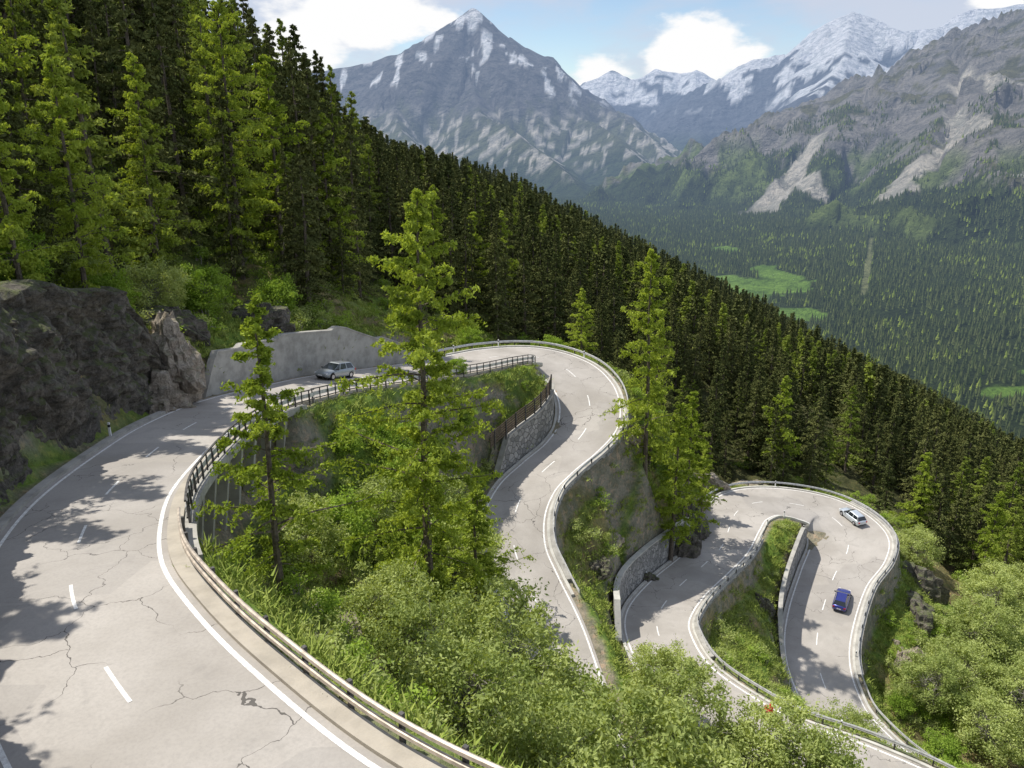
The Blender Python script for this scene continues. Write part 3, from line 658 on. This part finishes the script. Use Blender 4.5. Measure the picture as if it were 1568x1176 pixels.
def shrub(name,H,R,ncl,nl,ls,seed,mats,stems=6,sig=.42,hollow=.45):
    rg=np.random.default_rng(seed);woods=[];Ps=[];sh=[]
    sb=[]
    for i in range(stems):
        an=rg.uniform(0,6.28);r=rg.uniform(.15,.5)*R; top=np.array([math.cos(an)*r,math.sin(an)*r,H*rg.uniform(.45,.7)])
        b=np.array([math.cos(an)*.15*R*.4,math.sin(an)*.15*R*.4,-.5]); mid=(b+top)/2+rg.normal(0,.12*R,3)*np.array([1,1,.2])
        t=np.linspace(0,1,6)[:,None]; pts=(1-t)**2*b+2*t*(1-t)*mid+t**2*top
        woods.append(tube(pts,np.linspace(.03+.012*H,.018,6),5)); sb.append(pts)
    for c in range(ncl):
        v=rg.normal(size=3);v/=np.linalg.norm(v); rr_=rg.uniform(hollow,1)**.6*(.6+.75*vn(v[0]*1.7+seed,v[1]*1.7+v[2]*2,seed))
        cc=np.array([v[0]*R*rr_,v[1]*R*rr_,H*.56+v[2]*H*.46*rr_]); 
        if cc[2]<H*.08: cc[2]=H*rg.uniform(.08,.3)
        p=sb[rg.integers(len(sb))][rg.integers(2,6)]; t=np.linspace(0,1,4)[:,None]
        pts=p*(1-t)+cc*t+np.array([0,0,1])*np.sin(t*3.14)*.15; woods.append(tube(pts,[.026,.018,.012,.007],3))
        k_=int(nl*rg.uniform(.5,1.4)); sg=sig*rg.uniform(.5,1.3)
        Ps.append(cc+rg.normal(0,1,(k_,3))*np.array([sg,sg,sg*.75])); sh.append(np.clip(rg.uniform(.05,.95)+rg.normal(0,.15,k_),0,1))
    return assemble(name,woods,np.concatenate(Ps),np.concatenate(sh),ls,mats,rg)
LM=[M['bark'],M['larch']]; SM=[M['bark'],M['spruce']]; LF=[M['bark'],M['larchfar']]
larchA=conifer('larchA',26,5.4,105,26,17,.15,.42,.1,1,LM,up=.25,tw=.36,irr=.6,jit=.5,shape=.6)
larchB=conifer('larchB',14,3.9,60,22,15,.12,.36,.1,2,LM,up=.32,tw=.36,irr=.6,jit=.5,shape=.75)
larchC=conifer('larchC',22,4.8,75,20,14,.18,.5,.08,3,LM,up=.28,tw=.4,irr=.6,jit=.5,shape=.7)
larchD=conifer('larchD',19,4.0,66,18,14,.17,.45,.15,4,LM,up=.28,tw=.4,irr=.6,jit=.5,shape=.7)
spr=[conifer('spruce%d'%i,15,2.5+.3*(i%3),40,7,6,.36,.55,.04,20+i,SM,up=.05,tw=.5,irr=.3,shape=.95) for i in range(4)]
lf=[conifer('larchf%d'%i,15,3.2,42,8,7,.28,.45,.1,30+i,LF,up=.2,tw=.5,irr=.5,jit=.5) for i in range(2)]
sprN=[conifer('spruceN%d'%i,15,2.9,70,16,11,.15,.6,.05,36+i,SM,up=.05,tw=.42,irr=.35,shape=.85) for i in range(2)]
lfN=[conifer('larchN%d'%i,15,3.2,60,14,11,.14,.45,.1,46+i,LF,up=.25,tw=.42,irr=.55,jit=.5) for i in range(1)]
shA=shrub('shA',8,3.6,180,115,.125,41,[M['greybark'],M['leaf']],9,.33,.35)
shB=shrub('shB',6,2.9,130,110,.115,42,[M['greybark'],M['leaf']],8,.3,.35)
shC=shrub('shC',5,2.3,100,105,.115,43,[M['greybark'],M['leaf2']],7,.28,.35)
und=[shrub('und%d'%i,1.5,1.0,14,42,.10,50+i,[M['greybark'],M['leaf2' if i%2 else 'leaf']],3,.22,.2) for i in range(4)]
def tuft(name,seed):
    rg=np.random.default_rng(seed); k_=46; b=rg.normal(0,.25,(k_,3)); b[:,2]=-.05; an=rg.uniform(0,6.28,k_); h=rg.uniform(.12,.4,k_); w_=np.stack([np.cos(an),np.sin(an),0*an],1)*.03
    tip=b+np.stack([rg.normal(0,.14,k_),rg.normal(0,.14,k_),h],1)
    V=np.stack([b-w_,b+w_,tip],1).reshape(-1,3); return mesh_np(name,V,[np.arange(3*k_).reshape(k_,3)],[M['grass']],attrs={'shade':np.repeat(rg.uniform(0,1,k_),3)})
tf=[tuft('tuft%d'%i,80+i) for i in range(3)]
def farcone(name,seed,mat='farcon',rw=2.9):
    rg=np.random.default_rng(seed);V=[];F=[];n=0
    for z0,z1,r in ((0,.45,1.),(.22,.72,.78),(.48,1.,.5)):
        k_=7;V+= [(r*math.cos(6.283*j/k_)*rg.uniform(.75,1.15),r*math.sin(6.283*j/k_)*rg.uniform(.75,1.15),z0+rg.uniform(-.04,.05)) for j in range(k_)]+[(rg.uniform(-.05,.05),0,z1)]
        F+=[(n+j,n+(j+1)%k_,n+k_) for j in range(k_)]; n+=k_+1
    V=np.array(V)*np.array([rw,rw,19. if rw<3 else 13.]); return mesh_np(name,V,[np.array(F)],[M[mat]],attrs={'shade':rg.uniform(0.1,.9,len(V))})
fc=[farcone('fc%d'%i,60+i) for i in range(4)]+[farcone('fc4',66,'larchfar',3.6)]
print('tree meshes',time.time()-T0)
def coll(name,meshes):
    c=bpy.data.collections.new(name)
    for i,m in enumerate(meshes):
        o=bpy.data.objects.new('%s_%02d'%(name,i),m); c.objects.link(o)
    return c
def scatter(name,P,scl,idx,c):
    me=bpy.data.meshes.new(name); n=len(P); me.vertices.add(n); me.vertices.foreach_set('co',np.asarray(P,np.float32).ravel())
    rg=np.random.default_rng(n)
    a=me.attributes.new('rot','FLOAT_VECTOR','POINT'); r=np.zeros((n,3),np.float32); r[:,2]=rg.uniform(0,6.28,n); r[:,:2]=rg.normal(0,.03,(n,2)); a.data.foreach_set('vector',r.ravel())
    a=me.attributes.new('scl','FLOAT_VECTOR','POINT'); a.data.foreach_set('vector',np.asarray(scl,np.float32).ravel())
    a=me.attributes.new('idx','INT','POINT'); a.data.foreach_set('value',np.asarray(idx,np.int32))
    o=new_obj(name,me); g=bpy.data.node_groups.new(name,'GeometryNodeTree')
    g.interface.new_socket('Geometry',in_out='INPUT',socket_type='NodeSocketGeometry'); g.interface.new_socket('Geometry',in_out='OUTPUT',socket_type='NodeSocketGeometry')
    N=g.nodes.new; gi=N('NodeGroupInput');go=N('NodeGroupOutput');ip=N('GeometryNodeInstanceOnPoints');ci=N('GeometryNodeCollectionInfo')
    ci.inputs[0].default_value=c; ci.inputs['Separate Children'].default_value=True; ci.inputs['Reset Children'].default_value=True
    def na_(nm,t): q=N('GeometryNodeInputNamedAttribute'); q.data_type=t; q.inputs[0].default_value=nm; return q.outputs[0]
    er=N('FunctionNodeEulerToRotation')
    L=g.links.new; L(gi.outputs[0],ip.inputs['Points']); L(ci.outputs[0],ip.inputs['Instance']); ip.inputs['Pick Instance'].default_value=True
    L(na_('idx','INT'),ip.inputs['Instance Index']); L(na_('rot','FLOAT_VECTOR'),er.inputs[0]); L(er.outputs[0],ip.inputs['Rotation']); L(na_('scl','FLOAT_VECTOR'),ip.inputs['Scale'])
    L(ip.outputs[0],go.inputs[0])
    md=o.modifiers.new('scatter','NODES'); md.node_group=g
    return o
def gheight(x,y):
    z=near_z(x,y); f=far_z(x,y); ins=(x>xs0)&(x<xs1)&(y<ys1); return np.where(ins,z,f)
sp=4.7
gx2,gy2=np.meshgrid(np.arange(-330,420,sp),np.arange(20,560,sp)); x=gx2.ravel()+rng.uniform(-2.3,2.3,gx2.size); y=gy2.ravel()+rng.uniform(-2.3,2.3,gx2.size)
az_=x/np.maximum(y,1); D,I_,_=road_query(x,y)
keep=(az_>-.8)&(az_<.78)&(D>4.5)
hillf=(y>120-.1*np.maximum(x,0))|((x>58)&(y>112))
leftf=(x<-32)&(y>30)
leftf2=(x<-20)&(y>84)
keep&=hillf|leftf|leftf2
gap=fbm(x/22,y/22,3,101)
keep&=~((y<520)&(gap>.60)&(rng.uniform(0,1,len(x))<.8)&(x>-25))
keep&=~((x<-25)&(y<120)&(rng.uniform(0,1,len(x))<.25))
x=x[keep];y=y[keep];az_=az_[keep]
z=gheight(x,y)-.3
h=rng.uniform(.55,1.2,len(x))*np.where((x<-22)&(y<150),1.6,np.where(y<200,1.08,.92)); sc_=np.stack([h*rng.uniform(.9,1.3,len(x)),h*rng.uniform(.9,1.3,len(x)),h],1); sc_[:,:2]*=np.where((x<-22)&(y<150),.85,1.)[:,None]
pl=np.where((x<-25)&(y<160),.22,.06)+.3*(fbm(x/40,y/40,3,99)>.6)*(y<260)
il=rng.uniform(0,1,len(x))<pl
nearf=((x<-22)&(y<150))|(y<175)
idx=np.where(il,np.where(nearf,8,4+rng.integers(0,2,len(x))),np.where(nearf,6+rng.integers(0,2,len(x)),rng.integers(0,4,len(x))))
scatter('conifer_forest',np.stack([x,y,z],1),sc_,idx,coll('forest_conifer',spr+lf+sprN+lfN))
print('forest',len(x))
nF=60000
r_=np.sqrt(rng.uniform(600**2,4300**2,nF)); a_=rng.uniform(.0,.74,nF); x=a_*r_;y=r_
z,kd=far_z(x,y,True); nn_=fbm(x/260,y/260,5,81);nf_=fbm(x/70,y/70,4,82)
tl=TL(nn_,nf_)
keep=((kd==1)|((kd==4)&(z<tl+15)&~((fbm(x/180,y/180,3,90)>.57)&(z>-300)&(z<-70)&(rng.uniform(0,1,nF)<.85)))|((kd==2)&(z<-200))|((kd==4)&(z<tl+260)&(nf_<.5)&(rng.uniform(0,1,nF)<.75)))
keep&=(meadow(x,y)<.3)&(screeband(x,y)<.4)
keep&=~((np.abs(x-.4437*y)<8)&(y>1750)&(y<2450))
keep&=~((fbm(x/110,y/110,3,120)>.64)&(rng.uniform(0,1,nF)<.7))
x=x[keep];y=y[keep];z=z[keep]; h=rng.uniform(.5,1.2,len(x))
fi=np.where(rng.uniform(0,1,len(x))<.06+.35*(fbm(x/90,y/90,3,121)>.6),4,rng.integers(0,4,len(x)))
scatter('valley_forest',np.stack([x,y,z-1],1),np.stack([h*1.1,h*1.1,h],1),fi,coll('valley_conifer',fc))
print('far forest',len(x))
def cliffside(I_,s_,D,lim): return (s_>0)&(RU[I_]>3.5)&(RU[I_]<12.3)&(D<lim)
nU=9000
x=rng.uniform(-45,100,nU);y=rng.uniform(16,130,nU); D,I_,s_=road_query(x,y); nn_=fbm(x/6,y/6,3,77)
keep=(D>1.7)&(nn_>.44)&(np.abs(x/y)<.8)&(np.hypot(x+13,y-30)>3.5)&~cliffside(I_,s_,D,4.6); keep&=~((D<3.5)&(rng.uniform(0,1,nU)<.6))
x=x[keep];y=y[keep];z=near_z(x,y)-.15;h=rng.uniform(.3,1.3,len(x))
scatter('undergrowth',np.stack([x,y,z],1),np.stack([h,h,h*.85],1),rng.integers(0,4,len(x)),coll('undergrowth_plant',und))
nG=30000
x=rng.uniform(-30,60,nG);y=rng.uniform(16,118,nG); D,I_,s_=road_query(x,y)
keep=(D>1.1)&(np.abs(x/y)<.72)&((D<7)|(rng.uniform(0,1,nG)<.4))&~cliffside(I_,s_,D,4.2); x=x[keep];y=y[keep];z=near_z(x,y);h=rng.uniform(.6,1.4,len(x))
scatter('grass',np.stack([x,y,z],1),np.stack([h*1.3,h*1.3,h],1),rng.integers(0,3,len(x)),coll('grass_tuft',tf))
def place(name,me,x,y,H,h0,wf=1.,rot=None):
    o=new_obj(name,me,loc=(x,y,gz(x,y)-.2)); s=H/h0; o.scale=(s*wf,s*wf,s); o.rotation_euler=(0,0,rot if rot is not None else rng.uniform(0,6.28)); return o
for me,x_,y_,H,h0,wf in [(larchB,-10.6,32.4,14.0,14,.95),(larchA,-5.2,44,27,26,.88),(larchB,-2.9,61.5,13,14,1.),(larchC,15.6,86.5,26,22,.85),(larchD,19.8,89,21,19,1.),(larchD,44.5,125,19,19,1.),
    (larchC,-33.5,75,20,22,.9),(larchA,-29,86,28,26,.85),(larchC,-22.5,101,22,22,1.),(larchD,-26.5,93,24,19,1.),(larchC,-2.5,52,13,22,1.3),(larchB,-7.5,50,8,14,1.3),
    (larchD,-6,128,17,19,1),(larchC,-12,125,19,22,1.),(larchD,-2,138,18,19,1.),(larchD,-38,62,22,19,1.),(larchC,-41,52,22,22,1.),(larchD,10,112,12,19,1.1),(larchD,23,96.5,17,19,1.),(larchC,17.5,95,20,22,.8),(larchD,27,104,12,19,1.1),
    (larchD,66,118,16,19,1.1),(larchC,74,112,17,22,1.1),(larchD,82,104,14,19,1.1),(larchC,-29.5,48,17,22,.9),(larchD,-29,40,16,19,1.),(larchD,-27,27,16,19,1.),(larchC,-24,19,15,22,1.),(larchD,-29.5,55,18,19,.9),(larchC,-27.5,34,14,22,1.)]:
    place('larch_tree',me,x_,y_,H,h0,wf)
for me,x_,y_,H,h0,wf in [(shA,-1,38,9,8,1.),(shA,3,43,8,8,1.),(shB,-5,36,6,6,1.),(shB,-7,39,5,6,1.),(shB,1,33,8,6,1.),(shA,4.8,32.5,11,8,.9),(shA,7.5,31,11,8,.9),(shA,2,36.5,9,8,1.),(shA,12,47,9,8,1.),(shA,18,45,8,8,1.1),(shA,12,54,7,8,1),(shB,21,44,7,6,1.),(shB,-2,29,6,6,1),(shB,2,28,7,6,1),(shA,10.5,29,10,8,1.),(shA,-1.,49,8.5,8,.9),
    (shB,-4.5,56,7,6,1),(shB,-6,62,6,6,1.1),(shC,-9,62,5,5,1.1),(shC,-12,50,5,5,1.2),(shB,-11,56,5,6,1.2),(shC,-4.6,67,4,5,1),
    (shC,-13.5,60,3,5,1.3),(shC,-10,67,3.5,5,1.3),(shC,-8,74,3.5,5,1.2),(shC,-11.5,64,3,5,1.3),(shC,-5,79,2.5,5,1.3),(shC,-7,70,3.5,5,1.3),(shB,-13,45,5,6,1.1),(shC,-6,83,2.2,5,1.3),(shC,-8,56,5,5,1.3),
    (shA,34,66,7,8,1.),(shB,30,62,5,6,1.),(shA,50,80,8,8,1.1),(shB,56,84,8,6,1.1),(shA,62,91,9,8,1.1),(shA,68,99,9,8,1.1),(shB,54,75,7,6,1.2),(shA,60,80,9,8,1.1),(shA,68,88,9,8,1.1),(shC,48,73,4,5,1.3),(shB,63,73,7,6,1.2),(shA,74,105,9,8,1.),(shC,46,79,3,5,1.2),(shB,62,109,6,6,1.1),
    (shC,-31,50,4,5,1.2),(shC,-29.5,58,4,5,1.2),(shB,-30,66,5,6,1.1),(shC,-28,72,5,5,1.1),(shC,-32,44,4,5,1.2),(shB,-33,60,5,6,1.1),(shC,-24,81,5,5,1.1),(shC,6,112,4,5,1.1),(shC,-6,108,4,5,1.1),(shC,-12,100,4,5,1.1)]:
    place('deciduous_shrub',me,x_,y_,H,h0,wf)
print('placed',time.time()-T0)
# ---------------------------------------------------------------- camera
cam=bpy.data.cameras.new('camera'); co=bpy.data.objects.new('camera',cam); scene.collection.objects.link(co)
cam.sensor_width=36; cam.lens=28.24; cam.clip_end=40000; cam.clip_start=.1
co.location=(0,0,0); co.rotation_euler=(math.radians(72.5),0,0); scene.camera=co
# ---------------------------------------------------------------- light and sky
EL=math.radians(60)
sdir=Vector((-.90,.34,0)).normalized()*math.cos(EL); sdir.z=math.sin(EL)
sun=bpy.data.lights.new('sun','SUN'); sun.energy=5.0; sun.angle=math.radians(.53); sun.color=(1,.955,.88)
so=bpy.data.objects.new('sun',sun); scene.collection.objects.link(so); so.rotation_euler=(-sdir).to_track_quat('-Z','Y').to_euler()
w=bpy.data.worlds.new('World'); scene.world=w; w.use_nodes=True; nt=w.node_tree; nt.nodes.clear()
try: w.cycles.sampling_method='NONE'
except Exception as ex: print(ex)
N=nt.nodes.new; L=nt.links.new
out=N('ShaderNodeOutputWorld'); sky=N('ShaderNodeTexSky'); sky.sky_type='NISHITA'; sky.sun_disc=False; sky.sun_elevation=EL; sky.sun_rotation=math.atan2(sdir.x,sdir.y)
sky.altitude=1800; sky.air_density=1.1; sky.dust_density=.7
bg=N('ShaderNodeBackground'); bg.inputs[1].default_value=.14; L(sky.outputs[0],bg.inputs[0])
tc=N('ShaderNodeTexCoord')
def wm(op,a,b=None,clamp=False):
    q=N('ShaderNodeMath'); q.operation=op; q.use_clamp=clamp
    for i,v in enumerate((a,b)):
        if v is None: continue
        if isinstance(v,(int,float)): q.inputs[i].default_value=v
        else: L(v,q.inputs[i])
    return q.outputs[0]
mp=N('ShaderNodeMapping'); mp.inputs['Scale'].default_value=(1,1,2.2); L(tc.outputs['Generated'],mp.inputs[0])
def wn(scale,det,dist=0.):
    q=N('ShaderNodeTexNoise'); q.inputs['Scale'].default_value=scale; q.inputs['Detail'].default_value=det; q.inputs['Roughness'].default_value=.58; q.inputs['Distortion'].default_value=dist; L(mp.outputs[0],q.inputs['Vector']); return q.outputs['Fac']
n1=wn(5.5,5,.2); n2=wn(2.0,3); n3=wn(14,5)
tot=None
sv=N('ShaderNodeSeparateXYZ'); L(tc.outputs['Generated'],sv.inputs[0])
bX=wm('DIVIDE',sv.outputs[0],wm('MAXIMUM',sv.outputs[1],.05)); bZ=wm('DIVIDE',sv.outputs[2],wm('MAXIMUM',sv.outputs[1],.05))
def blob(bx,ez,rx,rz):
    a=wm('DIVIDE',wm('SUBTRACT',bX,bx),rx); b=wm('DIVIDE',wm('SUBTRACT',bZ,ez),rz)
    d=wm('SQRT',wm('ADD',wm('MULTIPLY',a,a),wm('MULTIPLY',b,b))); return wm('SUBTRACT',1.0,d)
for bb in ((.225,.085,.07,.05),(.19,.07,.05,.035),(.265,.08,.04,.025),(-.17,.125,.12,.045),(-.24,.10,.07,.04),(.11,.05,.05,.035),(.56,.145,.05,.025)):
    bl=wm('MAXIMUM',blob(*bb),-1.0); tot=bl if tot is None else wm('MAXIMUM',tot,bl)
f=wm('ADD',wm('MULTIPLY',tot,.9),wm('MULTIPLY',wm('SUBTRACT',n3,.5),1.5))
mr=N('ShaderNodeMapRange'); mr.interpolation_type='SMOOTHSTEP'; mr.inputs[1].default_value=.02; mr.inputs[2].default_value=.36; L(f,mr.inputs[0])
cum=mr.outputs[0]
mr2=N('ShaderNodeMapRange'); mr2.interpolation_type='SMOOTHSTEP'; mr2.inputs[1].default_value=.38; mr2.inputs[2].default_value=.56; mr2.inputs[4].default_value=.88; L(wm('ADD',wm('MULTIPLY',n1,.5),wm('MULTIPLY',n2,.5)),mr2.inputs[0])
bgc=N('ShaderNodeBackground'); bgc.inputs[0].default_value=(.68,.73,.86,1); bgc.inputs[1].default_value=.92
bgw=N('ShaderNodeBackground'); bgw.inputs[0].default_value=(1,1,1,1); bgw.inputs[1].default_value=1.0
m1=N('ShaderNodeMixShader'); L(mr2.outputs[0],m1.inputs[0]); L(bg.outputs[0],m1.inputs[1]); L(bgc.outputs[0],m1.inputs[2])
m2=N('ShaderNodeMixShader'); L(cum,m2.inputs[0]); L(m1.outputs[0],m2.inputs[1]); L(bgw.outputs[0],m2.inputs[2]); L(m2.outputs[0],out.inputs[0])
scene.view_settings.view_transform='Standard'; scene.view_settings.look='None'; scene.view_settings.exposure=0
print('done',time.time()-T0)
